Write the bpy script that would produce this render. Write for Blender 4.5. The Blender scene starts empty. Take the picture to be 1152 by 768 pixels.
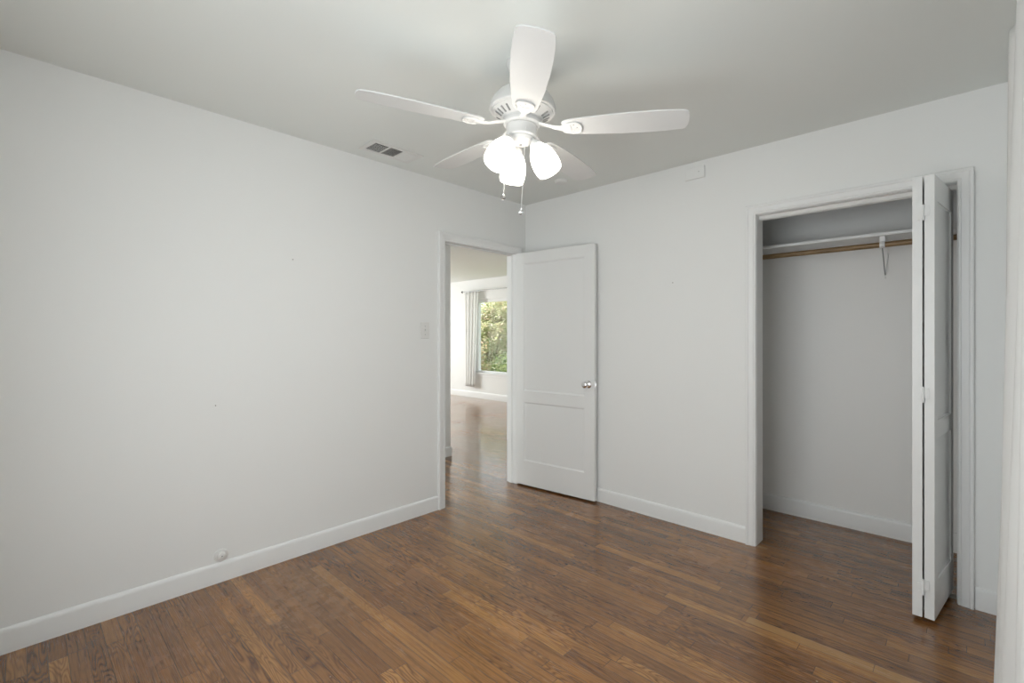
import bpy, bmesh, math, random
from mathutils import Vector, Matrix
PI = math.pi
S = bpy.context.scene
col = S.collection

# ------------------------------------------------------------------ camera
CAM = (2.8028, -3.1102, 1.2842); YAW = 0.762545
cd = bpy.data.cameras.new('camera'); cam = bpy.data.objects.new('camera', cd); col.objects.link(cam)
cam.location = CAM; cam.rotation_euler = (PI/2, 0, YAW)
cd.sensor_width = 36; cd.lens = 529.755/1152*36; cd.shift_y = -6.55/1152
cd.clip_start = 0.02; cd.clip_end = 200
S.camera = cam
S.view_settings.view_transform = 'Standard'; S.view_settings.look = 'None'
S.view_settings.exposure = 0.0; S.view_settings.gamma = 1.0
S.view_settings.use_curve_mapping = False

# ------------------------------------------------------------------ world, sun, window daylight, added fill lights
W = bpy.data.worlds.new('sky'); S.world = W; W.use_nodes = True
bg = W.node_tree.nodes['Background']; bg.inputs[0].default_value = (0.86, 0.93, 1.0, 1); bg.inputs[1].default_value = 1.7
sd = bpy.data.lights.new('sun', 'SUN'); sd.energy = 15.0; sd.angle = 0.02; sd.color = (1, .95, .86)
so = bpy.data.objects.new('sun', sd); col.objects.link(so)
so.rotation_euler = Vector((1.0, 0.02, -0.95)).to_track_quat('-Z', 'Y').to_euler()

def area(name, loc, aim, sx, sy, power, color=(.96, .988, .98)):
    d = bpy.data.lights.new(name, 'AREA'); d.shape = 'RECTANGLE'; d.size = sx; d.size_y = sy; d.energy = power; d.color = color
    o = bpy.data.objects.new(name, d); col.objects.link(o); o.location = loc
    o.rotation_euler = Vector(aim).to_track_quat('-Z', 'Y').to_euler()
    return o
area('fill_near_wall', (1.92, -3.37, 1.16), (0, 1, 0), 1.36, 1.3, 21)  # added fill from a made-up, unseen window behind the camera
area('daylight_right_window', (3.04, -1.85, 1.42), (-1, 0, 0), 1.1, 1.3, 4)
area('fill_living_left', (-6.9, 1.0, 1.3), (1, 0.1, .10), 2.6, 1.7, 135)  # added fill brightening the living room; the wall behind it is solid
area('fill_hall_end', (-0.63, -3.9, 1.3), (0, 1, 0), 0.8, 1.4, 32)  # added fill for the hall and door leaf; no window at this end
LAMP_W = 3.1

# ------------------------------------------------------------------ materials
def new_mat(name):
    m = bpy.data.materials.new(name); m.use_nodes = True
    return m, m.node_tree.nodes, m.node_tree.links, m.node_tree.nodes['Principled BSDF']
def simple(name, c, rough=.5, metal=0, bump=0, bscale=200, spec=.5, coat=0):
    m, n, l, p = new_mat(name)
    p.inputs['Base Color'].default_value = (*c, 1); p.inputs['Roughness'].default_value = rough
    p.inputs['Metallic'].default_value = metal; p.inputs['Specular IOR Level'].default_value = spec
    p.inputs['Coat Weight'].default_value = coat
    tc = n.new('ShaderNodeTexCoord'); nz = n.new('ShaderNodeTexNoise'); nz.inputs['Scale'].default_value = bscale
    nz.inputs['Detail'].default_value = 3
    l.new(tc.outputs['Object'], nz.inputs['Vector'])
    if bump:
        b = n.new('ShaderNodeBump'); b.inputs['Strength'].default_value = bump; b.inputs['Distance'].default_value = .002
        l.new(nz.outputs['Fac'], b.inputs['Height']); l.new(b.outputs['Normal'], p.inputs['Normal'])
    else:
        r = n.new('ShaderNodeMapRange'); r.inputs['To Min'].default_value = max(.02, rough-.04); r.inputs['To Max'].default_value = rough+.04
        l.new(nz.outputs['Fac'], r.inputs['Value']); l.new(r.outputs['Result'], p.inputs['Roughness'])
    return m
M = {}
M['wall'] = simple('wall_paint', (.865, .875, .865), .62, bump=.10, bscale=90)
M['ceiling'] = simple('ceiling_paint', (.835, .86, .835), .8, bump=.08, bscale=60)
M['trim'] = simple('trim_paint', (.86, .87, .865), .38, bump=.012, bscale=40)
M['closet'] = simple('closet_paint', (.90, .90, .885), .42, bump=.10, bscale=12)
M['fan'] = simple('fan_enamel', (.70, .70, .69), .35)
M['fanblade'] = simple('fan_blade_white', (.70, .705, .70), .45)
M['plastic'] = simple('white_plastic', (.80, .80, .78), .35)
M['chrome'] = simple('polished_chrome', (.85, .85, .86), .10, metal=1)
M['brass'] = simple('worn_metal', (.25, .23, .2), .4, metal=1)
M['slot'] = simple('slot_grey', (.30, .30, .295), .6)
M['darkmetal'] = simple('dark_metal', (.03, .03, .03), .5)
M['duct'] = simple('duct_shadow_grey', (.10, .10, .095), .7)
M['shade_rod'] = simple('grey_metal', (.35, .35, .35), .35, metal=.8)
M['earth'] = simple('lawn', (.10, .13, .04), .9, bump=.5, bscale=30)
M['bark'] = simple('bark', (.10, .07, .05), .9, bump=.8, bscale=40)

def wood_rod():
    m, n, l, p = new_mat('closet_rod_wood')
    tc = n.new('ShaderNodeTexCoord'); mp = n.new('ShaderNodeMapping'); mp.inputs['Scale'].default_value = (4, 60, 60)
    nz = n.new('ShaderNodeTexNoise'); nz.inputs['Scale'].default_value = 2; nz.inputs['Detail'].default_value = 5
    cr = n.new('ShaderNodeValToRGB'); cr.color_ramp.elements[0].color = (.17, .105, .045, 1); cr.color_ramp.elements[1].color = (.34, .225, .11, 1)
    cr.color_ramp.elements[0].position = .3; cr.color_ramp.elements[1].position = .7
    l.new(tc.outputs['Object'], mp.inputs[0]); l.new(mp.outputs[0], nz.inputs['Vector']); l.new(nz.outputs['Fac'], cr.inputs[0]); l.new(cr.outputs[0], p.inputs['Base Color'])
    p.inputs['Roughness'].default_value = .4
    return m
M['rodwood'] = wood_rod()

def floor_mat():
    m, n, l, p = new_mat('oak_strip_floor')
    def val(x):
        v = n.new('ShaderNodeValue'); v.outputs[0].default_value = x; return v.outputs[0]
    def ma(op, a, b=None, c=None):
        q = n.new('ShaderNodeMath'); q.operation = op
        for i, x in enumerate((a, b, c)):
            if x is None: continue
            if isinstance(x, (int, float)): q.inputs[i].default_value = x
            else: l.new(x, q.inputs[i])
        return q.outputs[0]
    def comb(x, y, z=0):
        q = n.new('ShaderNodeCombineXYZ')
        for i, v in enumerate((x, y, z)):
            if isinstance(v, (int, float)): q.inputs[i].default_value = v
            else: l.new(v, q.inputs[i])
        return q.outputs[0]
    def white(v):
        q = n.new('ShaderNodeTexWhiteNoise'); q.noise_dimensions = '3D'; l.new(v, q.inputs['Vector']); return q
    def noise(v, scale, detail=3, rough=.5, dist=0):
        q = n.new('ShaderNodeTexNoise'); l.new(v, q.inputs['Vector']); q.inputs['Scale'].default_value = scale
        q.inputs['Detail'].default_value = detail; q.inputs['Roughness'].default_value = rough; q.inputs['Distortion'].default_value = dist
        return q.outputs['Fac']
    def rng(v, a, b, c, d, clamp=True):
        q = n.new('ShaderNodeMapRange'); q.clamp = clamp; l.new(v, q.inputs['Value'])
        for k, x in zip(('From Min', 'From Max', 'To Min', 'To Max'), (a, b, c, d)): q.inputs[k].default_value = x
        return q.outputs['Result']
    def mix(f, a, b, mode='MIX'):
        q = n.new('ShaderNodeMix'); q.data_type = 'RGBA'; q.blend_type = mode
        if isinstance(f, (int, float)): q.inputs[0].default_value = f
        else: l.new(f, q.inputs[0])
        for i, x in ((6, a), (7, b)):
            if isinstance(x, tuple): q.inputs[i].default_value = (*x, 1)
            else: l.new(x, q.inputs[i])
        return q.outputs[2]
    tc = n.new('ShaderNodeTexCoord'); sp = n.new('ShaderNodeSeparateXYZ'); l.new(tc.outputs['Object'], sp.inputs[0])
    X, Y = sp.outputs[0], sp.outputs[1]
    wd = .0572
    rr = ma('DIVIDE', Y, wd); row = ma('FLOOR', rr); fy = ma('FRACT', rr)
    wr = white(comb(row, 3.7, 1.1)); sr = n.new('ShaderNodeSeparateColor'); l.new(wr.outputs['Color'], sr.inputs[0])
    ln = rng(sr.outputs[0], 0, 1, .45, .95)
    cc = ma('ADD', ma('DIVIDE', X, ln), ma('MULTIPLY', sr.outputs[1], 37)); cl = ma('FLOOR', cc); fx = ma('FRACT', cc)
    wb = white(comb(row, cl, 5.3)); sb = n.new('ShaderNodeSeparateColor'); l.new(wb.outputs['Color'], sb.inputs[0])
    # seams
    ey = ma('MULTIPLY', ma('MINIMUM', fy, ma('SUBTRACT', 1, fy)), wd)
    ex = ma('MULTIPLY', ma('MINIMUM', fx, ma('SUBTRACT', 1, fx)), ln)
    seam = rng(ma('MINIMUM', ey, ex), .0003, .0013, 1, 0)
    # grain, different on each board
    ox = ma('MULTIPLY', sb.outputs[0], 50); oy = ma('MULTIPLY', sb.outputs[1], 50)
    gx = ma('ADD', X, ox); gy = ma('ADD', Y, oy)
    warp = noise(comb(ma('MULTIPLY', gx, 2.6), ma('MULTIPLY', gy, 19)), 1, 1.5, .45, .2)
    ring = ma('FRACT', ma('MULTIPLY', warp, 15.0))
    ringd = rng(ma('ABSOLUTE', ma('SUBTRACT', ring, .5)), 0, .5, 1, 0)
    ringd = ma('POWER', ringd, 1.6)
    fine = noise(comb(ma('MULTIPLY', gx, 6), ma('MULTIPLY', gy, 340)), 1, 3, .65)
    pores = rng(fine, .50, .72, 0, 1)
    # which boards are figured (cathedral), which straight
    streak = rng(noise(comb(ma('MULTIPLY', gx, 2.2), ma('MULTIPLY', gy, 95)), 1, 4, .6), .48, .68, 0, 1)
    fig = rng(sb.outputs[2], .15, .8, .25, 1.0)
    tone = sb.outputs[0]
    cr = n.new('ShaderNodeValToRGB'); e = cr.color_ramp.elements
    e[0].position = 0; e[0].color = (.225, .104, .036, 1); e[1].position = 1; e[1].color = (.455, .240, .084, 1)
    k = e.new(.35); k.color = (.275, .132, .046, 1); k = e.new(.8); k.color = (.335, .166, .057, 1)
    l.new(tone, cr.inputs[0])
    c = cr.outputs[0]
    c = mix(ma('MULTIPLY', ringd, fig), c, (.40, .32, .27), 'MULTIPLY')
    c = mix(ma('MULTIPLY', pores, .55), c, (.45, .42, .40), 'MULTIPLY')
    c = mix(ma('MULTIPLY', streak, .9), c, (.50, .43, .37), 'MULTIPLY')
    big = noise(tc.outputs['Object'], 1.6, 4, .6)
    c = mix(rng(big, .45, .68, 0, .5), c, (1.30, 1.22, 1.06), 'MULTIPLY')
    c = mix(rng(noise(tc.outputs['Object'], 5.5, 4, .6), .5, .75, 0, .3), c, (.66, .62, .60), 'MULTIPLY')
    # worn, dusty scuffs stretched along the boards
    sc = noise(comb(ma('MULTIPLY', X, 3.2), ma('MULTIPLY', Y, 11)), 1, 5, .7)
    worn = ma('MULTIPLY', rng(sc, .62, .76, 0, 1), rng(fine, .35, .65, .1, .75))
    # extra traffic wear patches: in front of the camera wall and by the left wall
    def blob(cx, cy, rx, ry):
        dx = ma('DIVIDE', ma('SUBTRACT', X, cx), rx); dy = ma('DIVIDE', ma('SUBTRACT', Y, cy), ry)
        r2 = ma('ADD', ma('MULTIPLY', dx, dx), ma('MULTIPLY', dy, dy)); return rng(r2, .1, 1, 1, 0)
    patch = ma('MULTIPLY', blob(.45, -2.15, .42, .26), rng(noise(tc.outputs['Object'], 14, 4, .7), .42, .62, 0, .6))
    patch = ma('MAXIMUM', patch, ma('MULTIPLY', blob(1.62, -2.05, .20, .07), rng(noise(tc.outputs['Object'], 18, 4, .7), .4, .6, 0, .9)))
    patch = ma('MAXIMUM', patch, ma('MULTIPLY', blob(1.42, -1.42, .10, .03), rng(noise(tc.outputs['Object'], 25, 4, .7), .4, .6, 0, .9)))
    worn = ma('MAXIMUM', ma('MULTIPLY', worn, .8), patch)
    c = mix(ma('MULTIPLY', worn, .30), c, (.56, .40, .25))
    # paint flecks
    vo = n.new('ShaderNodeTexVoronoi'); vo.inputs['Scale'].default_value = 9; l.new(tc.outputs['Object'], vo.inputs['Vector'])
    sv = n.new('ShaderNodeSeparateColor'); l.new(vo.outputs['Color'], sv.inputs[0])
    fl = ma('MULTIPLY', rng(vo.outputs['Distance'], .022, .042, 1, 0), ma('GREATER_THAN', sv.outputs[0], .55))
    c = mix(ma('MULTIPLY', fl, .7), c, (.62, .55, .46))
    # a replaced lighter strip and the bare end at the closet jamb
    def box(x0, x1, y0, y1):
        a = ma('MULTIPLY', ma('GREATER_THAN', X, x0), ma('LESS_THAN', X, x1)); b = ma('MULTIPLY', ma('GREATER_THAN', Y, y0), ma('LESS_THAN', Y, y1))
        return ma('MULTIPLY', a, b)
    r0 = math.floor(-0.84/wd)*wd
    c = mix(ma('MULTIPLY', box(2.10, 2.86, r0, r0+wd), .6), c, (.50, .30, .13))
    c = mix(ma('MULTIPLY', box(1.90, 1.955, -.01, .02), .6), c, (.42, .30, .18))
    c = mix(ma('MULTIPLY', box(2.505, 2.565, .004, .034), .35), c, (.40, .26, .14))
    c = mix(ma('MULTIPLY', box(2.563, 2.568, .0, .036), .8), c, (.02, .012, .006))
    c = mix(ma('MULTIPLY', seam, .85), c, (.018, .009, .004))
    c = mix(1.0, c, (1.0, .94, .80), 'MULTIPLY')
    l.new(c, p.inputs['Base Color'])
    ro = rng(big, .3, .7, .17, .29); ro = ma('ADD', ro, ma('MULTIPLY', worn, .25)); ro = ma('ADD', ro, ma('MULTIPLY', pores, .08))
    l.new(ro, p.inputs['Roughness']); p.inputs['Specular IOR Level'].default_value = .5
    p.inputs['Coat Weight'].default_value = .5; p.inputs['Coat Roughness'].default_value = .11
    h = ma('SUBTRACT', ma('MULTIPLY', noise(comb(ma('MULTIPLY', X, 2.2), ma('MULTIPLY', Y, 17)), 1, 2), .9), ma('MULTIPLY', seam, .6))
    h = ma('SUBTRACT', h, ma('MULTIPLY', pores, .12))
    b = n.new('ShaderNodeBump'); b.inputs['Strength'].default_value = .28; b.inputs['Distance'].default_value = .004
    l.new(h, b.inputs['Height']); l.new(b.outputs['Normal'], p.inputs['Normal'])
    return m
M['floor'] = floor_mat()

def cloth(name, c, trans, sx, sy):
    m, n, l, p = new_mat(name)
    out = n['Material Output']
    p.inputs['Base Color'].default_value = (*c, 1); p.inputs['Roughness'].default_value = .9; p.inputs['Specular IOR Level'].default_value = .15
    uv = n.new('ShaderNodeUVMap'); mp = n.new('ShaderNodeMapping'); mp.inputs['Scale'].default_value = (sx, sy, 1); l.new(uv.outputs[0], mp.inputs[0])
    a = n.new('ShaderNodeTexNoise'); a.inputs['Scale'].default_value = 1; a.inputs['Detail'].default_value = 2; l.new(mp.outputs[0], a.inputs['Vector'])
    mp2 = n.new('ShaderNodeMapping'); mp2.inputs['Scale'].default_value = (sx*.06, sy*4, 1); l.new(uv.outputs[0], mp2.inputs[0])
    a2 = n.new('ShaderNodeTexNoise'); a2.inputs['Scale'].default_value = 1; l.new(mp2.outputs[0], a2.inputs['Vector'])
    ad = n.new('ShaderNodeMath'); ad.operation = 'ADD'; l.new(a.outputs['Fac'], ad.inputs[0]); l.new(a2.outputs['Fac'], ad.inputs[1])
    b = n.new('ShaderNodeBump'); b.inputs['Strength'].default_value = .4; b.inputs['Distance'].default_value = .0008
    l.new(ad.outputs[0], b.inputs['Height']); l.new(b.outputs[0], p.inputs['Normal'])
    t = n.new('ShaderNodeBsdfTranslucent'); t.inputs[0].default_value = (*c, 1)
    mx = n.new('ShaderNodeMixShader'); mx.inputs[0].default_value = trans
    l.new(p.outputs[0], mx.inputs[1]); l.new(t.outputs[0], mx.inputs[2]); l.new(mx.outputs[0], out.inputs[0])
    return m
M['linen'] = cloth('white_linen', (.76, .76, .745), .15, 420, 28)
M['sheer'] = cloth('white_sheer', (.96, .96, .95), .55, 200, 60)

def glass_clear(name, rough=0.0, tint=(1, 1, 1), gl=.08):
    m, n, l, p = new_mat(name); out = n['Material Output']
    n.remove(p); t = n.new('ShaderNodeBsdfTransparent'); t.inputs[0].default_value = (*tint, 1)
    g = n.new('ShaderNodeBsdfGlossy'); g.inputs['Roughness'].default_value = rough
    mx = n.new('ShaderNodeMixShader'); mx.inputs[0].default_value = gl
    l.new(t.outputs[0], mx.inputs[1]); l.new(g.outputs[0], mx.inputs[2]); l.new(mx.outputs[0], out.inputs[0]); return m
M['pane'] = glass_clear('window_glass', 0, (.97, .98, .97), .006)
M['crystal'] = glass_clear('crystal_fob', .05, (.9, .9, .9), .45)

def shade_mat():
    m, n, l, p = new_mat('frosted_lit_glass'); out = n['Material Output']; n.remove(p)
    t = n.new('ShaderNodeBsdfTransparent'); t.inputs[0].default_value = (1, .98, .95, 1)
    tr = n.new('ShaderNodeBsdfTranslucent'); tr.inputs[0].default_value = (.9, .89, .86, 1)
    e = n.new('ShaderNodeEmission'); e.inputs[0].default_value = (1, .985, .95, 1); e.inputs[1].default_value = 1.25
    lw = n.new('ShaderNodeLayerWeight'); lw.inputs[0].default_value = .35
    mr = n.new('ShaderNodeMapRange'); mr.inputs['To Min'].default_value = 1.7; mr.inputs['To Max'].default_value = .9
    l.new(lw.outputs['Facing'], mr.inputs[0]); l.new(mr.outputs[0], e.inputs[1])
    mx = n.new('ShaderNodeMixShader'); mx.inputs[0].default_value = .30; l.new(tr.outputs[0], mx.inputs[1]); l.new(t.outputs[0], mx.inputs[2])
    ad = n.new('ShaderNodeAddShader'); l.new(mx.outputs[0], ad.inputs[0]); l.new(e.outputs[0], ad.inputs[1]); l.new(ad.outputs[0], out.inputs[0]); return m
M['shade'] = shade_mat()
def bulb_mat():
    m, n, l, p = new_mat('lit_bulb'); out = n['Material Output']; n.remove(p)
    e = n.new('ShaderNodeEmission'); e.inputs[0].default_value = (1, .97, .9, 1); e.inputs[1].default_value = 2; l.new(e.outputs[0], out.inputs[0]); return m
M['bulb'] = bulb_mat()
def leaf_mat(name, cols):
    m, n, l, p = new_mat(name); out = n['Material Output']
    g = n.new('ShaderNodeNewGeometry'); cr = n.new('ShaderNodeValToRGB'); e = cr.color_ramp.elements
    cr.color_ramp.interpolation = 'LINEAR'
    e[0].color = (*cols[0], 1); e[1].color = (*cols[-1], 1)
    for i, c in enumerate(cols[1:-1]): k = e.new((i+1)/(len(cols)-1)); k.color = (*c, 1)
    l.new(g.outputs['Random Per Island'], cr.inputs[0]); l.new(cr.outputs[0], p.inputs['Base Color']); p.inputs['Roughness'].default_value = .5
    t = n.new('ShaderNodeBsdfTranslucent'); l.new(cr.outputs[0], t.inputs[0]); mx = n.new('ShaderNodeMixShader'); mx.inputs[0].default_value = .4
    l.new(p.outputs[0], mx.inputs[1]); l.new(t.outputs[0], mx.inputs[2]); l.new(mx.outputs[0], out.inputs[0]); return m
M['leaf_green'] = leaf_mat('green_leaves', [(.22, .28, .13), (.46, .50, .26), (.66, .64, .42), (.34, .40, .20), (.78, .70, .56), (.62, .46, .36)])
M['leaf_mixed'] = leaf_mat('mixed_leaves', [(.22, .30, .13), (.50, .54, .28), (.52, .32, .22), (.64, .50, .42), (.36, .44, .20), (.76, .68, .56)])
M['leaf_dark'] = leaf_mat('dark_leaves', [(.08, .13, .05), (.18, .26, .09), (.34, .38, .18)])

# ------------------------------------------------------------------ helpers
def obj(name, bm, mat, parent=None, smooth=False, bevel=0, kind=None, label=None, loc=None):
    bmesh.ops.recalc_face_normals(bm, faces=bm.faces)
    me = bpy.data.meshes.new(name); bm.to_mesh(me); bm.free()
    me.materials.append(mat if not isinstance(mat, str) else M[mat])
    o = bpy.data.objects.new(name, me); col.objects.link(o)
    if parent: o.parent = parent
    if smooth is not False:
        for f in me.polygons: f.use_smooth = True
        if smooth is not True:
            me.set_sharp_from_angle(angle=math.radians(smooth))
    if bevel:
        b = o.modifiers.new('bevel', 'BEVEL'); b.width = bevel; b.segments = 2; b.limit_method = 'ANGLE'; b.angle_limit = math.radians(40)
    if kind: o['kind'] = kind
    if label: o['label'] = label
    if loc: o.location = loc
    return o
def thing(name, label, cat, loc=(0, 0, 0), rz=0, group=None):
    o = bpy.data.objects.new(name, None); col.objects.link(o); o.location = loc; o.rotation_euler = (0, 0, rz); o.empty_display_size = .1
    o['label'] = label; o['category'] = cat
    if group: o['group'] = group
    return o
def tag(o, label, cat, group=None):
    o['label'] = label; o['category'] = cat
    if group: o['group'] = group
    return o
def st(name, loc=(0, 0, 0), rz=0):
    o = bpy.data.objects.new(name, None); col.objects.link(o); o.location = loc; o.rotation_euler = (0, 0, rz); o['kind'] = 'structure'; o.empty_display_size = .1
    return o
def B(): return bmesh.new()
def box(bm, x0, x1, y0, y1, z0, z1, mx=None):
    v = [bm.verts.new((x, y, z)) for x in (x0, x1) for y in (y0, y1) for z in (z0, z1)]
    for f in ((0, 1, 3, 2), (4, 6, 7, 5), (0, 4, 5, 1), (2, 3, 7, 6), (0, 2, 6, 4), (1, 5, 7, 3)): bm.faces.new([v[i] for i in f])
    if mx is not None: bmesh.ops.transform(bm, matrix=mx, verts=v)
    return bm
def lathe(bm, prof, n=32, mx=None, closed=False, a0=0):
    rings = []
    vs = []
    for r, z in prof:
        if r < 1e-6: v = bm.verts.new((0, 0, z)); rings.append([v]); vs.append(v)
        else:
            rg = [bm.verts.new((r*math.cos(a0+2*PI*i/n), r*math.sin(a0+2*PI*i/n), z)) for i in range(n)]; rings.append(rg); vs += rg
    pairs = list(zip(rings[:-1], rings[1:]))
    if closed: pairs.append((rings[-1], rings[0]))
    for a, b in pairs:
        for i in range(n):
            j = (i+1) % n
            if len(a) == 1 and len(b) == 1: continue
            if len(a) == 1: bm.faces.new((a[0], b[i], b[j]))
            elif len(b) == 1: bm.faces.new((a[i], a[j], b[0]))
            else: bm.faces.new((a[i], a[j], b[j], b[i]))
    if mx is not None: bmesh.ops.transform(bm, matrix=mx, verts=vs)
    return bm
def tube(bm, pts, r, n=10, cap=True):
    pts = [Vector(p) for p in pts]; rings = []
    up = Vector((0, 0, 1))
    for i, p in enumerate(pts):
        d = (pts[min(i+1, len(pts)-1)]-pts[max(i-1, 0)]).normalized()
        u = d.cross(up) if abs(d.dot(up)) < .98 else d.cross(Vector((1, 0, 0)))
        u.normalize(); w = d.cross(u)
        rad = r[i] if isinstance(r, (list, tuple)) else r
        rings.append([bm.verts.new(p+u*rad*math.cos(2*PI*k/n)+w*rad*math.sin(2*PI*k/n)) for k in range(n)])
    for a, b in zip(rings[:-1], rings[1:]):
        for k in range(n): bm.faces.new((a[k], a[(k+1) % n], b[(k+1) % n], b[k]))
    if cap: bm.faces.new(rings[0]); bm.faces.new(rings[-1])
    return bm
def prism(bm, outline, z0, z1, mx=None):
    a = [bm.verts.new((x, y, z0)) for x, y in outline]; b = [bm.verts.new((x, y, z1)) for x, y in outline]
    bm.faces.new(a); bm.faces.new(b); n = len(a)
    for i in range(n): bm.faces.new((a[i], a[(i+1) % n], b[(i+1) % n], b[i]))
    if mx is not None: bmesh.ops.transform(bm, matrix=mx, verts=a+b)
    return bm
def panelled(bm, w, h, t, panels, rec=.008, mold=.010, both=True):
    """door slab, x 0..w, y 0..t (front at y=0), z 0..h, with recessed flat panels and a moulded step"""
    xs = sorted({0, w, *[p[0] for p in panels], *[p[1] for p in panels]}); zs = sorted({0, h, *[p[2] for p in panels], *[p[3] for p in panels]})
    def grid(y, sgn):
        for i in range(len(xs)-1):
            for j in range(len(zs)-1):
                x0, x1, z0, z1 = xs[i], xs[i+1], zs[j], zs[j+1]
                hole = any(abs(p[0]-x0) < 1e-6 and abs(p[1]-x1) < 1e-6 and p[2]-1e-6 <= z0 and z1 <= p[3]+1e-6 for p in panels)
                if not hole: bm.faces.new([bm.verts.new(c) for c in ((x0, y, z0), (x1, y, z0), (x1, y, z1), (x0, y, z1))])
        for (x0, x1, z0, z1) in panels:
            prev = None
            for ins, dep in ((0, 0), (0.0015, rec*.55), (mold*.6, rec*.7), (mold, rec)):
                cur = [bm.verts.new(c) for c in ((x0+ins, y+sgn*dep, z0+ins), (x1-ins, y+sgn*dep, z0+ins), (x1-ins, y+sgn*dep, z1-ins), (x0+ins, y+sgn*dep, z1-ins))]
                if prev:
                    for k in range(4): bm.faces.new((prev[k], prev[(k+1) % 4], cur[(k+1) % 4], cur[k]))
                prev = cur
            bm.faces.new(prev)
    grid(0, 1); grid(t, -1)
    for (xa, ya), (xb, yb) in (((0, 0), (0, t)), ((w, 0), (w, t))):
        bm.faces.new([bm.verts.new(q) for q in ((xa, ya, 0), (xb, yb, 0), (xb, yb, h), (xa, ya, h))])
    for z in (0, h): bm.faces.new([bm.verts.new(q) for q in ((0, 0, z), (w, 0, z), (w, t, z), (0, t, z))])
    bmesh.ops.remove_doubles(bm, verts=bm.verts, dist=1e-5)
    return bm
def casing(bm, a0, a1, top, fn, prof, bottom=0.0):
    """three-sided mitred casing; fn(a, d, z) -> point; prof list of (offset outwards, depth from wall)"""
    rows = []
    for o, d in prof:
        rows.append([bm.verts.new(fn(*q)) for q in ((a0-o, d, bottom), (a0-o, d, top+o), (a1+o, d, top+o), (a1+o, d, bottom))])
    n = len(rows)
    for i in range(n):
        a, b = rows[i], rows[(i+1) % n]
        for k in range(3): bm.faces.new((a[k], a[k+1], b[k+1], b[k]))
    bm.faces.new([r[0] for r in rows]); bm.faces.new([r[3] for r in rows])
    return bm
CAS = [(.0, .0), (.0, .010), (.003, .013), (.010, .013), (.014, .016), (.040, .018), (.046, .022), (.056, .022), (.060, .018), (.060, .0)]
def scaled(w, k=1.0): return [(o*w/.060, d*k) for o, d in CAS]
BASEP = [(0, 0), (.012, 0), (.012, .082), (.0105, .092), (.007, .099), (.003, .102), (0, .103)]
def baseboard(name, p0, p1, nrm, z0=0.0, h=None, ends=True):
    """profile extruded along the wall foot from p0 to p1; nrm points into the room"""
    bm = B(); k = 1 if h is None else h/.103
    rings = []
    for p in (p0, p1): rings.append([bm.verts.new((p[0]+nrm[0]*d, p[1]+nrm[1]*d, z0+z*k)) for d, z in BASEP])
    n = len(BASEP)
    for i in range(n): bm.faces.new((rings[0][i], rings[0][(i+1) % n], rings[1][(i+1) % n], rings[1][i]))
    for r in rings: bm.faces.new(r)
    return obj(name, bm, 'trim', smooth=35, kind='structure')

# ------------------------------------------------------------------ room dimensions
H = 2.44; XR = 3.0; YN = -3.34
DY0, DY1, DH = -.907, -.133, 1.99         # bedroom doorway in the left wall
CX0, CX1, CH = 1.897, 2.786, 2.020        # closet opening in the back wall
CB = .712                                 # closet back wall
LY = 3.42                                 # living room window wall
HX = -1.15                                # far side of the hall
# floor and ceiling slabs
obj('floor', box(B(), -7.0, XR, -4.0, LY, -.1, 0), 'floor', kind='structure')
obj('ceiling', box(B(), -7.0, XR, -4.0, LY, H, H+.1), 'ceiling', kind='structure')
# walls of the bedroom
b = B(); box(b, -.095, 0, YN-.12, DY0-.018, 0, H); box(b, -.095, 0, DY1+.018, .12, 0, H); box(b, -.095, 0, DY0-.018, DY1+.018, DH+.018, H)
obj('wall_left', b, 'wall', kind='structure')
b = B(); box(b, 0, CX0-.018, 0, .12, 0, H); box(b, CX1+.018, XR, 0, .12, 0, H); box(b, CX0-.018, CX1+.018, 0, .12, CH+.018, H)
obj('wall_back', b, 'wall', kind='structure')
b = B(); y0, y1, z0, z1 = -2.40, -1.25, .75, 2.10
box(b, XR, XR+.14, YN-.12, y0, 0, H); box(b, XR, XR+.14, y1, CB+.12, 0, H); box(b, XR, XR+.14, y0, y1, 0, z0); box(b, XR, XR+.14, y0, y1, z1, H)
obj('wall_right', b, 'wall', kind='structure')
b = B(); x0, x1, z0, z1 = 1.20, 2.62, .48, 1.86  # unseen opening, added and shifted to suit the fill light
box(b, 0, x0, YN-.12, YN, 0, H); box(b, x1, XR, YN-.12, YN, 0, H); box(b, x0, x1, YN-.12, YN, 0, z0); box(b, x0, x1, YN-.12, YN, z1, H)
obj('wall_near', b, 'wall', kind='structure')
# closet
obj('wall_closet_back', box(B(), 1.30, XR, CB, CB+.12, 0, H), 'closet', kind='structure')
obj('wall_closet_left', box(B(), 1.30, 1.40, .12, CB, 0, H), 'closet', kind='structure')
# hall and living room
b = B(); box(b, -.095, 0, .12, LY, 0, H); obj('wall_hall_right', b, 'wall', kind='structure')
obj('wall_hall_left', box(B(), HX-.12, HX, -4.0, .075, 0, H), 'wall', kind='structure')
obj('wall_hall_partition', box(B(), HX-.12, HX, 1.072, LY, 0, H), 'wall', kind='structure')
obj('wall_hall_end', box(B(), HX, -.12, -4.12, -4.0, 0, H), 'wall', kind='structure')
obj('wall_living_near', box(B(), -7.0, HX-.12, -1.12, -1.0, 0, H), 'wall', kind='structure')
obj('wall_living_left', box(B(), -7.12, -7.0, -1.12, LY, 0, H), 'wall', kind='structure')
WX0, WX1, WZ0, WZ1 = -4.475, -2.30, .53, 2.02
b = B(); box(b, -7.0, WX0, LY, LY+.14, 0, H); box(b, WX1, 0, LY, LY+.14, 0, H); box(b, WX0, WX1, LY, LY+.14, 0, WZ0); box(b, WX0, WX1, LY, LY+.14, WZ1, H)
obj('wall_living_window', b, 'wall', kind='structure')

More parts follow.
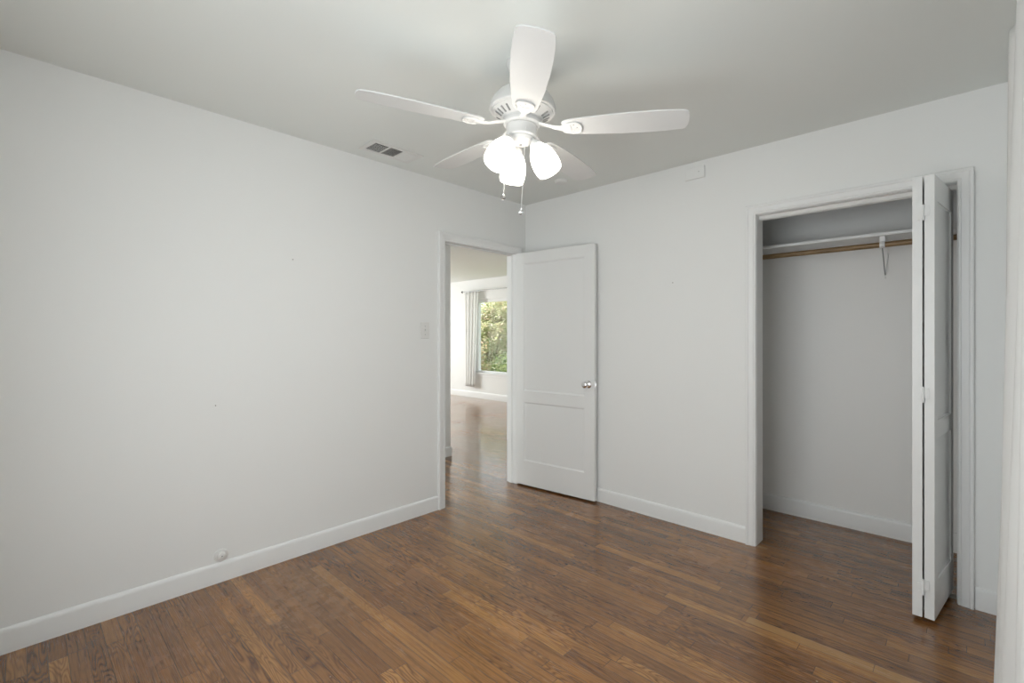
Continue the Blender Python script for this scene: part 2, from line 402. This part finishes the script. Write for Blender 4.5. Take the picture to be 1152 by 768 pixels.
# baseboards
baseboard('baseboard_left', (0, YN), (0, DY0-.066), (1, 0))
baseboard('baseboard_back', (.0, 0), (CX0-.056, 0), (0, -1))
baseboard('baseboard_back', (CX1+.062, 0), (XR, 0), (0, -1))
baseboard('baseboard_right', (XR, YN), (XR, -.012), (-1, 0))
baseboard('baseboard_closet', (1.40, CB), (XR, CB), (0, -1), z0=.018)
baseboard('baseboard_hall_left', (HX, -4.0), (HX, .075), (1, 0))
baseboard('baseboard_hall_left', (HX+.012, .075), (HX-.12, .075), (0, 1))
baseboard('baseboard_hall_partition', (HX+.012, 1.072), (HX-.12, 1.072), (0, -1))
baseboard('baseboard_living', (-7.0, LY), (HX-.12, LY), (0, -1), h=.125)

# bedroom doorway: jamb lining, stops, casing
t1 = st('trim_1')
b = B()
box(b, -.100, .001, DY0-.018, DY0, 0, DH); box(b, -.100, .001, DY1, DY1+.018, 0, DH); box(b, -.100, .001, DY0-.018, DY1+.018, DH, DH+.018)
obj('door_jamb', b, 'trim', t1, bevel=.0012)
b = B(); box(b, -.075, -.037, DY0, DY0+.010, 0, DH-.010); box(b, -.075, -.037, DY1-.010, DY1, 0, DH-.010); box(b, -.075, -.037, DY0, DY1, DH-.010, DH)
obj('door_stop', b, 'trim', t1, bevel=.0015)
b = casing(B(), DY0-.003, DY1+.003, DH+.003, lambda a, d, z: (d, a, z), scaled(.064)); obj('door_casing', b, 'trim', t1, smooth=30)
b = casing(B(), DY0-.003, DY1+.003, DH+.003, lambda a, d, z: (-.095-d, a, z), scaled(.064)); obj('door_casing', b, 'trim', t1, smooth=30)
b = B(); box(b, -.038, .0035, DY0-.0005, DY0+.0025, .925, .975); box(b, .0010, .0050, DY0-.004, DY0+.0015, .937, .963)
obj('strike_plate', b, 'brass', t1, label='dark metal strike plate')

# closet opening
t2 = st('trim_2')
b = B()
box(b, CX0-.018, CX0, -.001, .121, 0, CH); box(b, CX1, CX1+.018, -.001, .121, 0, CH); box(b, CX0-.018, CX1+.018, -.001, .121, CH, CH+.018)
obj('closet_jamb', b, 'trim', t2, bevel=.0012)
b = casing(B(), CX0-.003, CX1+.003, CH+.003, lambda a, d, z: (a, -d, z), scaled(.056)); obj('closet_casing', b, 'trim', t2, smooth=30)
b = B(); box(b, CX0, CX1, .045, .085, CH-.016, CH); box(b, CX0, CX1, .047, .053, CH-.022, CH-.016); box(b, CX0, CX1, .077, .083, CH-.022, CH-.016)
obj('door_track', b, 'plastic', t2, label='white painted bifold track')

# ------------------------------------------------------------------ bedroom door leaf
hx, hy, fx_, fy_ = .022, -.140, .768, -.064
ang = math.atan2(fy_-hy, fx_-hx); DW = math.hypot(fy_-hy, fx_-hx)
d1 = st('door_1', (hx, hy, .014), ang)
DT = .035; DHT = 1.978
obj('door_leaf', panelled(B(), DW, DHT, DT, [(.078, DW-.090, .205, .705), (.078, DW-.090, .800, 1.885)], rec=.009, mold=.010), 'trim', d1)
kz = .893; kx = DW-.058
kn = obj('door_knob', lathe(B(), [(0, 0), (.011, 0), (.010, .022), (.012, .030), (.022, .036), (.0265, .046), (.0265, .054), (.022, .061), (.012, .0655), (0, .066)], 28,
     Matrix.Translation((kx, 0, kz)) @ Matrix.Rotation(PI/2, 4, 'X')), 'chrome', d1, smooth=True, label='round polished chrome knob')
obj('rosette', lathe(B(), [(0, -.001), (.031, -.001), (.0315, .003), (.027, .008), (.014, .011), (.011, .014), (0, .014)], 28,
     Matrix.Translation((kx, 0, kz)) @ Matrix.Rotation(PI/2, 4, 'X')), 'chrome', kn, smooth=35)
b = B(); box(b, DW-.0005, DW+.0015, .006, .029, kz-.028, kz+.028); box(b, DW, DW+.009, .011, .024, kz-.010, kz+.010)
obj('latch', b, 'chrome', d1, bevel=.001, label='chrome latch on the door edge')
for z in (.16, .735, 1.76):
    b = lathe(B(), [(0, 0), (.006, 0), (.006, .088), (0, .088)], 12, Matrix.Translation((-.006, .004, z)))
    lathe(b, [(0, .086), (.0045, .088), (.0045, .093), (0, .096)], 10, Matrix.Translation((-.006, .004, z)))
    box(b, -.006, .004, -.0012, .0012, z, z+.088); box(b, -.0015, -.0001, .0, .030, z, z+.088)
    obj('hinge', b, 'trim', d1, smooth=35)

# ------------------------------------------------------------------ folded bifold closet door
d2 = st('door_2')
PW, PHH, PT = .425, 1.978, .0345
def leaf(x_near, y_near, x_far, y_far):
    a = math.atan2(y_far-y_near, x_far-x_near)
    o = panelled(B(), PW, PHH, PT, [(.060, PW-.060, .16, .80), (.060, PW-.060, .88, PHH-.11)], rec=.009, mold=.010)
    return o, a
# leaf hung from the right jamb: its right face looks out into the gap at the casing
for i, (xn, xf) in enumerate(((2.7155, 2.772), (2.6745, 2.688))):
    yn, yf = -.312, .108
    bm, a = leaf(xn, yn, xf, yf)
    # local x runs from near edge to far edge; slab thickness to the left of that line
    o = obj('bifold_leaf', bm, 'trim', d2)
    o.location = (xn, yn, .022); o.rotation_euler = (0, 0, a)
for z in (.125, .985, 1.800):
    b = B(); yv = -.3135
    lathe(b, [(0, 0), (.0042, 0), (.0042, .070), (0, .070)], 10, Matrix.Translation((2.6780, yv-.004, z)))
    lathe(b, [(0, .02), (.0046, .02), (.0046, .0215), (0, .0215)], 10, Matrix.Translation((2.6780, yv-.004, z)))
    lathe(b, [(0, .048), (.0046, .048), (.0046, .0495), (0, .0495)], 10, Matrix.Translation((2.6780, yv-.004, z)))
    box(b, 2.6580, 2.6775, yv-.0022, yv+.0012, z+.004, z+.048); box(b, 2.6785, 2.6985, yv-.0022, yv+.0012, z+.020, z+.066)
    for sx, sz in ((2.663, .014), (2.663, .038), (2.693, .030), (2.693, .056)):
        lathe(b, [(0, -.001), (.0028, -.001), (.0020, .0012), (0, .0015)], 10, Matrix.Translation((sx, yv-.0022, z+sz)) @ Matrix.Rotation(PI/2, 4, 'X'))
    obj('hinge', b, 'trim', d2, smooth=35)
b = lathe(B(), [(0, -.004), (.005, -.004), (.005, .018), (0, .018)], 10, Matrix.Translation((2.752, .066, 1.992))); obj('pivot_pin', b, 'brass', d2)
b = lathe(B(), [(0, -.004), (.005, -.004), (.005, .018), (0, .018)], 10, Matrix.Translation((2.669, .066, 1.994))); obj('pivot_pin', b, 'brass', d2)
b = B(); box(b, 2.735, 2.786, .045, .088, 0, .006); lathe(b, [(0, .004), (.006, .004), (.006, .024), (0, .024)], 10, Matrix.Translation((2.752, .066, 0)))
obj('floor_pivot', b, 'brass', d2, label='dark metal pivot bracket on the floor')

# ------------------------------------------------------------------ closet fittings
SZ = 1.873
tag(obj('closet_shelf', box(B(), 1.402, XR-.002, .395, CB-.001, SZ, SZ+.019), 'trim', bevel=.002), 'white painted shelf running across the closet above the wooden rod', 'shelf')
RY, RZ = .42, 1.822
tag(obj('closet_rod', tube(B(), [(1.40, RY, RZ), (XR, RY, RZ)], .0162, 20), 'rodwood', smooth=40), 'round brown wooden hanging rod across the closet', 'clothes rod')
br = thing('shelf_bracket', 'white metal bracket holding the wooden rod to the closet shelf and back wall', 'bracket', (2.463, 0, 0))
b = B(); box(b, -.012, .012, RY-.010, CB-.0195, SZ-.004, SZ-.0008); box(b, -.0125, .0125, RY-.008, RY-.003, RZ+.014, SZ-.001)
prism(b, [(RY-.008, SZ-.002), (RY-.006, RZ+.014), (RY+.030, RZ+.018), (RY+.055, SZ-.002)], -.0015, .0015, Matrix(((0, 0, 1, 0), (1, 0, 0, 0), (0, 1, 0, 0), (0, 0, 0, 1))))
obj('bracket_arm', b, 'trim', br)
b = B(); pts = [(RY+.0195*math.cos(t), RZ+.0195*math.sin(t)) for t in [math.radians(a) for a in range(100, 361, 20)]]
for (ya, za), (yb, zb) in zip(pts[:-1], pts[1:]):
    v = [b.verts.new(q) for q in ((-.0125, ya, za), (.0125, ya, za), (.0125, yb, zb), (-.0125, yb, zb))]; b.faces.new(v)
bmesh.ops.remove_doubles(b, verts=b.verts, dist=1e-5)
ho = obj('rod_hook', b, 'trim', br, smooth=True); s = ho.modifiers.new('s', 'SOLIDIFY'); s.thickness = .002; s.offset = 1
BZ = 1.672
obj('diagonal_brace', tube(B(), [(0, RY-.004, RZ-.019), (-.014, CB-.004, BZ)], .0032, 8), 'shade_rod', br, smooth=40, label='thin grey diagonal brace')
b = tube(B(), [(0, CB-.023, SZ-.004), (0, CB-.0225, SZ-.068), (0, CB-.004, SZ-.080), (-.014, CB-.004, BZ-.012)], .003, 8); obj('wall_leg', b, 'trim', br, smooth=40)
b = lathe(B(), [(0, 0), (.006, 0), (.005, .003), (0, .004)], 12, Matrix.Translation((-.014, CB, BZ-.018)) @ Matrix.Rotation(PI/2, 4, 'X')); obj('screw', b, 'plastic', br)

# ------------------------------------------------------------------ ceiling fan with light kit
n3 = Vector((.04295, .03554, 1)).normalized()
fan = thing('ceiling_fan', 'white five-blade ceiling fan with three lit frosted glass shades', 'ceiling fan', (1.4627, -1.6260, H))
fan.rotation_mode = 'QUATERNION'; fan.rotation_quaternion = Vector((0, 0, 1)).rotation_difference(n3)
obj('canopy', lathe(B(), [(0, .004), (.078, .004), (.080, -.004), (.080, -.010), (.074, -.016), (.070, -.030), (.058, -.046), (.038, -.060), (.020, -.066), (0, -.066)], 40), 'fan', fan, smooth=35)
obj('downrod', lathe(B(), [(0, -.05), (.0125, -.05), (.0125, -.13), (0, -.13)], 20), 'fan', fan, smooth=35)
mo = obj('motor_housing', lathe(B(), [(0, -.100), (.022, -.100), (.030, -.108), (.055, -.112), (.085, -.122), (.112, -.140), (.130, -.163), (.139, -.186), (.141, -.204), (.1385, -.209), (.130, -.210), (.1285, -.214),
    (.120, -.216), (.078, -.240), (.076, -.246), (0, -.246)], 56), 'fan', fan, smooth=30)
for k in range(25):
    a = 2*PI*(k+.3)/25
    if k % 5 == 0: continue
    b = box(B(), .086, .117, -.0036, .0036, -.0006, .0022, Matrix.Rotation(a, 4, 'Z') @ Matrix.Translation((0, 0, -.2275)) @ Matrix.Translation((.101, 0, 0)) @ Matrix.Rotation(math.atan2(.024, .042)*-1, 4, 'Y') @ Matrix.Translation((-.101, 0, -.0020)))
    obj('vent_slot', b, 'slot', mo, label='grey radial vent slot')
obj('blade_hub', lathe(B(), [(0, -.244), (.074, -.244), (.080, -.250), (.080, -.262), (.074, -.268), (0, -.268)], 40), 'fan', fan, smooth=30)
obj('switch_housing', lathe(B(), [(0, -.266), (.060, -.266), (.064, -.271), (.064, -.304), (.066, -.309), (.066, -.314), (.060, -.318), (0, -.318)], 40), 'fan', fan, smooth=30)
lk = obj('light_fitter', lathe(B(), [(0, -.316), (.054, -.316), (.055, -.322), (.050, -.334), (.036, -.343), (.014, -.346), (0, -.346)], 40), 'fan', fan, smooth=30)
obj('finial_screw', lathe(B(), [(0, -.344), (.006, -.344), (.006, -.349), (.003, -.352), (0, -.3525)], 14), 'shade_rod', lk, smooth=30)
# blades
def blade_outline():
    up = [(.175, .034), (.185, .043), (.21, .050), (.27, .057), (.36, .0645), (.45, .068), (.54, .0690), (.60, .066), (.645, .0605), (.656, .0585)]
    tip = [(.663, .052), (.670, .030), (.6725, 0)]
    L = up+tip; return L+[(x, -y) for x, y in reversed(L[:-1])]
BZL = -.282
for k in range(5):
    a = math.radians(-43.84+72*k)
    R_ = Matrix.Rotation(a, 4, 'Z') @ Matrix.Translation((0, 0, BZL)) @ Matrix.Rotation(math.radians(-8.5), 4, 'X')
    b = B(); prism(b, blade_outline(), -.003, .003)
    bl = obj('blade', b, 'fanblade', fan, bevel=.0015); bl.matrix_local = R_
    # bracket: neck out of the hub, flaring to a rounded plate screwed under the blade
    b = B()
    ol = [(.165, .013), (.180, .022), (.200, .032), (.222, .037), (.240, .034), (.252, .024), (.257, .0)]
    prism(b, ol+[(x, -y) for x, y in reversed(ol[:-1])], -.0065, -.0032)
    # raised lip around the plate end
    lip = [Vector((x, y, -.0075)) for x, y in [(.196, .030), (.222, .0365), (.240, .0335), (.2515, .0235), (.256, 0), (.2515, -.0235), (.240, -.0335), (.222, -.0365), (.196, -.030)]]
    tube(b, lip, .0032, 8)
    # neck
    inv = Matrix.Rotation(math.radians(8.5), 4, 'X')
    st_ = [(.062, .020, .026, -.008), (.085, .017, .018, -.004), (.115, .013, .010, -.004), (.145, .012, .0, -.005), (.170, .016, -.004, -.004), (.195, .024, -.0055, -.003), (.212, .022, -.0055, -.002)]
    rings = []
    for (x, hw, zc, dz) in st_:
        rg = []
        for t in range(10):
            th = 2*PI*t/10; q = Vector((x, hw*math.cos(th), zc+(.006 if x < .19 else .003)*math.sin(th)))
            if x < .16: q = inv.to_3x3() @ q if x < .12 else q
            rg.append(b.verts.new(q))
        rings.append(rg)
    for r1, r2 in zip(rings[:-1], rings[1:]):
        for t in range(10): b.faces.new((r1[t], r1[(t+1) % 10], r2[(t+1) % 10], r2[t]))
    b.faces.new(rings[0]); b.faces.new(rings[-1])
    for (sx, sy) in ((.235, 0), (.222, .020), (.222, -.020)):
        lathe(b, [(0, -.0062), (.0045, -.0062), (.003, -.0088), (0, -.0092)], 10, Matrix.Translation((sx, sy, 0)))
    obj('blade_bracket', b, 'fan', bl, smooth=35)
# lamps
for az, rr_ in ((268, .066), (28, .062), (148, .064)):
    a = math.radians(az)
    ax = Vector((math.sin(math.radians(31)), 0, -math.cos(math.radians(31))))
    base = Vector((rr_, 0, -.345))
    q = Vector((0, 0, 1)).rotation_difference(ax).to_matrix().to_4x4()
    X_ = Matrix.Rotation(a, 4, 'Z') @ Matrix.Translation(base) @ q
    b = lathe(B(), [(0, -.012), (.014, -.012), (.022, -.004), (.027, .008), (.027, .024), (.024, .026), (0, .026)], 24, X_)
    tube(b, [Matrix.Rotation(a, 4, 'Z') @ Vector(v) for v in ((.030, 0, -.322), (.048, 0, -.322), (.062, 0, -.345))], .010, 12)
    obj('lamp_holder', b, 'fan', fan, smooth=35)
    outp = [(.0265, .012), (.031, .020), (.041, .034), (.050, .055), (.0555, .080), (.0570, .104), (.0555, .124), (.052, .138), (.0505, .1405)]
    inp = [(r-.003, z) for r, z in reversed(outp)]
    sh = obj('lamp_shade', lathe(B(), outp+inp, 40, X_, closed=True), 'shade', fan, smooth=True, label='lit frosted bell-shaped glass shade')
    bu = obj('light_bulb', lathe(B(), [(0, .024), (.012, .024), (.013, .038), (.022, .058), (.026, .074), (.023, .090), (.012, .101), (0, .104)], 20, X_), 'bulb', sh, smooth=True, label='glowing round light bulb')
    ld = bpy.data.lights.new('lamp_glow', 'POINT'); ld.energy = LAMP_W; ld.color = (1, .95, .88); ld.shadow_soft_size = .03
    lo = bpy.data.objects.new('lamp_glow', ld); col.objects.link(lo); lo.parent = fan; lo.location = (X_ @ Vector((0, 0, .132)))
# pull chains
def chain(x, y, z0, z1):
    b = B(); k = 0; z = z0
    tube(b, [(x, y, z0), (x, y, z1)], .0007, 6)
    while z > z1:
        bmesh.ops.create_icosphere(b, subdivisions=1, radius=.0014, matrix=Matrix.Translation((x, y, z))); z -= .0036
    c = obj('pull_chain', b, 'plastic', fan, smooth=True)
    b = B(); bmesh.ops.create_icosphere(b, subdivisions=1, radius=.0125, matrix=Matrix.Translation((x, y, z1-.013)) @ Matrix.Diagonal((1, 1, .85, 1)))
    f = obj('crystal_fob', b, 'crystal', c, label='faceted clear crystal fob')
    lathe(b := B(), [(0, .004), (.0035, .002), (.0045, -.003), (.002, -.006), (0, -.006)], 10, Matrix.Translation((x, y, z1))); obj('fob_cap', b, 'chrome', c, smooth=True)
rv = Vector((.7229, .6909)); fv = Vector((-.6909, .7229))
p_ = rv*-.060-fv*.030; chain(p_.x, p_.y, -.300, -.570)
p_ = rv*.017-fv*.0655; chain(p_.x, p_.y, -.296, -.636)

# ------------------------------------------------------------------ ceiling vent (three-way register)
vx0, vx1, vy0, vy1 = .118, .302, -1.668, -1.312
v = thing('ceiling_vent', 'white rectangular three-way air vent in the ceiling above the long left wall', 'air vent', ((vx0+vx1)/2, (vy0+vy1)/2, H))
hw, hl = (vx1-vx0)/2, (vy1-vy0)/2
b = B(); fl = .030
box(b, -hw, hw, -hl, -hl+fl, -.006, .0); box(b, -hw, hw, hl-fl, hl, -.006, .0); box(b, -hw, -hw+fl, -hl+fl, hl-fl, -.006, .0); box(b, hw-fl, hw, -hl+fl, hl-fl, -.006, .0)
L3 = (2*hl-2*fl); s3 = L3/3
for k in (1, 2): box(b, -hw+fl, hw-fl, -hl+fl+s3*k-.006, -hl+fl+s3*k+.006, -.006, .0)
obj('frame', b, 'plastic', v, bevel=.002)
obj('duct_shade_sheet', box(B(), -hw+fl, hw-fl, -hl+fl, hl-fl, -.0012, -.0002), 'duct', v, label='dark sheet painted as the shade behind the louvres')  # flat dark sheet under the ceiling, coloured as the shade inside a duct
for k in range(3):
    b = B(); y0 = -hl+fl+s3*k+(.006 if k else 0); y1 = -hl+fl+s3*(k+1)-(.006 if k < 2 else 0)
    if k == 1:
        x = -hw+fl+.008
        while x < hw-fl-.004:
            box(b, -.0004, .0004, y0, y1, -.0028, .0028, Matrix.Translation((x, 0, -.0042)) @ Matrix.Rotation(math.radians(-55), 4, 'Y')); x += .0105
    else:
        y = y0+.006; s = -1 if k == 0 else 1
        while y < y1-.002:
            box(b, -hw+fl, hw-fl, -.0004, .0004, -.0042 if k == 2 else -.0028, .0042 if k == 2 else .0028, Matrix.Translation((0, y, -.0042)) @ Matrix.Rotation(math.radians(50)*s, 4, 'X')); y += .0105 if k == 0 else .0068
        if k == 0:
            x = -hw+fl+.012
            while x < hw-fl-.004: box(b, x-.0005, x+.0005, y0, y1, -.0075, -.006); x += .016
    obj('louvres', b, 'plastic', v)

# ------------------------------------------------------------------ small fittings
sm = thing('smoke_detector', 'round white smoke detector on the ceiling near the far corner, behind a fan blade', 'smoke detector', (.640, -.315, H))
obj('base', lathe(B(), [(0, 0), (.052, 0), (.052, -.006), (0, -.006)], 36), 'plastic', sm, smooth=30)
obj('cover', lathe(B(), [(0, -.006), (.048, -.006), (.049, -.011), (.045, -.017), (.036, -.021), (.022, -.023), (0, -.023)], 36), 'plastic', sm, smooth=30)

sw = thing('light_switch', 'white single toggle light switch on the left wall beside the doorway', 'light switch', (0, -1.088, 1.322))
obj('wall_plate', box(B(), 0, .006, -.036, .036, -.058, .058), 'plastic', sw, bevel=.003)
b = box(B(), .004, .0075, -.006, .006, -.013, .013); box(b, .004, .019, -.0045, .0045, -.004, .005, Matrix.Translation((0, 0, 0)) @ Matrix.Rotation(math.radians(-18), 4, 'Y')); obj('toggle', b, 'plastic', sw, bevel=.001)
for z in (-.030, .030): obj('screw', lathe(B(), [(0, 0), (.003, 0), (.002, .0012), (0, .0014)], 10, Matrix.Translation((.006, 0, z)) @ Matrix.Rotation(PI/2, 4, 'Y')), 'shade_rod', sw)

cp = thing('round_wall_cap', 'small round white domed cap on the left wall just above the baseboard', 'wall cap', (0, -2.381, .137))
Q = Matrix.Rotation(PI/2, 4, 'Y')
obj('flange', lathe(B(), [(0, 0), (.033, 0), (.0335, .003), (.031, .006), (.022, .008), (0, .008)], 36, Q), 'plastic', cp, smooth=30)
obj('dome', lathe(B(), [(0, .007), (.020, .007), (.0195, .016), (.016, .021), (.009, .0235), (.004, .024), (.003, .021), (0, .021)], 30, Q), 'plastic', cp, smooth=30)
obj('center_pin', lathe(B(), [(0, .0205), (.0022, .0205), (.0022, .0225), (0, .0225)], 10, Q), 'darkmetal', cp)

ch = thing('wall_cover_box', 'flat white rectangular cover box high on the back wall under the ceiling', 'cover box', (1.520, 0, 2.363))
bx = B(); box(bx, -.066, .066, -.014, 0, -.040, .040); obj('cover', bx, 'wall', ch, bevel=.006)
obj('indicator', lathe(B(), [(0, 0), (.0022, 0), (.0022, .001), (0, .001)], 10, Matrix.Translation((.028, -.014, .004)) @ Matrix.Rotation(PI/2, 4, 'X')), 'darkmetal', ch)
for x, y, z, rot, lab in ((1.366, 0, 1.648, 0, 'tiny nail head in the back wall between the door and closet'),
                        (0, -2.407, .922, 1, 'tiny nail head low in the left wall above the round white cap'),
                        (0, -2.017, 1.724, 1, 'tiny nail head high in the left wall, up and left of the light switch')):
    m_ = Matrix.Rotation(PI/2, 4, 'Y') if rot else Matrix.Rotation(PI/2, 4, 'X')
    nl = obj('nail', lathe(B(), [(0, -.004), (.0012, -.004), (.0012, .006), (.0028, .007), (.0028, .008), (0, .0085)], 10, m_), 'brass')
    nl.location = (x, y, z); tag(nl, lab, 'nail')

# ------------------------------------------------------------------ curtain by the camera
def sheet(name, fn, nu, nv, mat, parent=None, thick=.0012):
    bm = B(); uvl = bm.loops.layers.uv.new('UVMap')
    g = [[bm.verts.new(fn(i/nu, j/nv)) for j in range(nv+1)] for i in range(nu+1)]
    L = [0]
    for i in range(nu): L.append(L[-1]+(g[i+1][nv//2].co-g[i][nv//2].co).length)
    for i in range(nu):
        for j in range(nv):
            f = bm.faces.new((g[i][j], g[i+1][j], g[i+1][j+1], g[i][j+1]))
            for lp, (a, c) in zip(f.loops, ((i, j), (i+1, j), (i+1, j+1), (i, j+1))): lp[uvl].uv = (L[a], g[a][c].co.z)
    o = obj(name, bm, mat, parent, smooth=True)
    s = o.modifiers.new('thickness', 'SOLIDIFY'); s.thickness = thick; s.offset = 0
    return o
def near_curtain(u, v):
    z = .018+v*(2.215-.018)
    y = -1.02-u*.98
    fl_ = (1-v)
    amp = .024+.009*fl_
    ph = u*2*PI*4.6+.5*math.sin(3*v+u*5)
    x = 2.934-.031*fl_**1.1+amp*-math.cos(ph)+.004*math.sin(11*u+4*v)
    return (x, y+.012*math.sin(ph*1.0+.6)*(.6+fl_), z)
cu = thing('curtain', 'white linen curtain hanging to the floor at the right edge beside the camera', 'curtain', (0, 0, 0))
sheet('curtain_panel', near_curtain, 260, 40, 'linen', cu)
rd = thing('curtain_rod', 'thin grey rod holding the white linen curtain above the window at right', 'curtain rod', (0, 0, 0))
obj('pole', tube(B(), [(2.935, -3.10, 2.222), (2.935, -.90, 2.222)], .009, 12), 'shade_rod', rd, smooth=40)
for y in (-3.05, -.94): obj('wall_bracket', tube(B(), [(2.935, y, 2.222), (XR, y, 2.222)], .006, 10), 'shade_rod', rd)

# ------------------------------------------------------------------ living room window, curtain and rod
w1 = st('window_1')
b = B(); fw = .055
box(b, WX0, WX0+fw, LY+.03, LY+.10, WZ0, WZ1); box(b, WX1-fw, WX1, LY+.03, LY+.10, WZ0, WZ1); box(b, WX0+fw, WX1-fw, LY+.03, LY+.10, WZ0, WZ0+fw-.02); box(b, WX0+fw, WX1-fw, LY+.03, LY+.10, WZ1-fw, WZ1)
obj('window_frame', b, 'trim', w1, bevel=.003)
obj('window_pane', box(B(), WX0+fw-.005, WX1-fw+.005, LY+.062, LY+.068, WZ0+.03, WZ1-fw+.005), 'pane', w1)
obj('window_sill', box(B(), WX0-.06, WX1+.06, LY-.045, LY+.03, WZ0-.025, WZ0), 'trim', w1, bevel=.004)
obj('apron', box(B(), WX0-.04, WX1+.04, LY-.014, LY, WZ0-.085, WZ0-.025), 'trim', w1, bevel=.002)
RZ2 = 2.195
r2 = thing('curtain_rod', 'thin grey curtain rod above the living room window beyond the doorway', 'curtain rod', (0, 0, 0))
obj('pole', tube(B(), [(-4.77, LY-.10, RZ2), (-2.0, LY-.10, RZ2)], .009, 12), 'shade_rod', r2, smooth=40)
b = B(); bmesh.ops.create_uvsphere(b, u_segments=16, v_segments=10, radius=.022, matrix=Matrix.Translation((-4.785, LY-.10, RZ2))); obj('finial', b, 'darkmetal', r2, smooth=True)
for x in (-4.66, -2.1): obj('wall_bracket', tube(B(), [(x, LY-.10, RZ2), (x, LY, RZ2)], .006, 10), 'darkmetal', r2)
def far_curtain(u, v):
    z = .235+v*(RZ2-.0100-.235)
    w = .30+.16*v; x = -4.73+.03*(1-v)+u*w
    ph = u*2*PI*4.4
    return (x+.010*math.sin(ph*2+1), LY-.10+(.009+.004*(1-v))*math.cos(ph)+.006*math.sin(9*u+3*v), z)
c2 = thing('curtain', 'white sheer curtain gathered beside the living room window beyond the doorway', 'curtain', (0, 0, 0))
sheet('curtain_panel', far_curtain, 150, 24, 'sheer', c2)

# ------------------------------------------------------------------ garden outside the living room window
obj('ground', box(B(), -22, 10, LY+.14, 24, -.62, -.5), 'earth', kind='structure')
rnd = random.Random(5)
def shrub(name, label, cat, loc, rx, ry, rz_, nleaf, size, mat, stems=6, group=None):
    t = thing(name, label, cat, loc, group=group)
    b = B()
    clumps = []
    for _ in range(46):
        while True:
            p = Vector((rnd.uniform(-1, 1), rnd.uniform(-1, 1), rnd.uniform(-1, 1)))
            if .25 < p.length < 1: break
        clumps.append(Vector((p.x*rx, p.y*ry, rz_*(p.z+1)*.9+.15)))
    for i in range(nleaf):
        c = rnd.choice(clumps); p = c+Vector([rnd.gauss(0, .13*max(rx, .8)) for _ in range(3)])
        if p.z < .02: continue
        s = size*rnd.uniform(.6, 1.3)
        m_ = Matrix.Translation(p) @ Matrix.Rotation(rnd.uniform(0, 2*PI), 4, 'Z') @ Matrix.Rotation(rnd.uniform(-1.1, 1.1), 4, 'X') @ Matrix.Rotation(rnd.uniform(-.8, .8), 4, 'Y')
        vs = [b.verts.new(m_ @ Vector(q)) for q in ((-s, 0, 0), (0, -s*.45, s*.08), (s, 0, -s*.1), (0, s*.45, s*.08))]
        b.faces.new(vs)
    obj('foliage', b, mat, t)
    b = B()
    for k in range(stems):
        c = clumps[k*3]; tube(b, [(rnd.uniform(-.12, .12), rnd.uniform(-.12, .12), 0), (c.x*.3, c.y*.3, c.z*.5), tuple(c)], [.028, .018, .008], 7)
    obj('stems', b, 'bark', t)
    return t
shrub('garden_tree', 'tall pale green leafy tree filling the upper part of the living room window view', 'tree', (-8.0, 7.3, -.5), 1.0, .8, 1.75, 11000, .055, 'leaf_green')
shrub('garden_tree', 'yellow-green tree standing right of the tall pale green one outside the window', 'tree', (-5.1, 7.3, -.5), .9, .8, 1.7, 8000, .055, 'leaf_green')
shrub('garden_shrub', 'bush with reddish and green leaves low at the left of the window view', 'shrub', (-6.25, 4.85, -.5), .48, .40, 1.0, 6500, .036, 'leaf_mixed')
shrub('garden_shrub', 'dark green bush low at the right of the window view', 'shrub', (-5.0, 4.85, -.5), .42, .40, .66, 5000, .036, 'leaf_dark')
shrub('garden_tree', 'large tree with mixed green and rusty leaves standing farthest back in the garden', 'tree', (-11.4, 12.2, -.5), 2.0, 1.2, 2.2, 11000, .085, 'leaf_mixed')
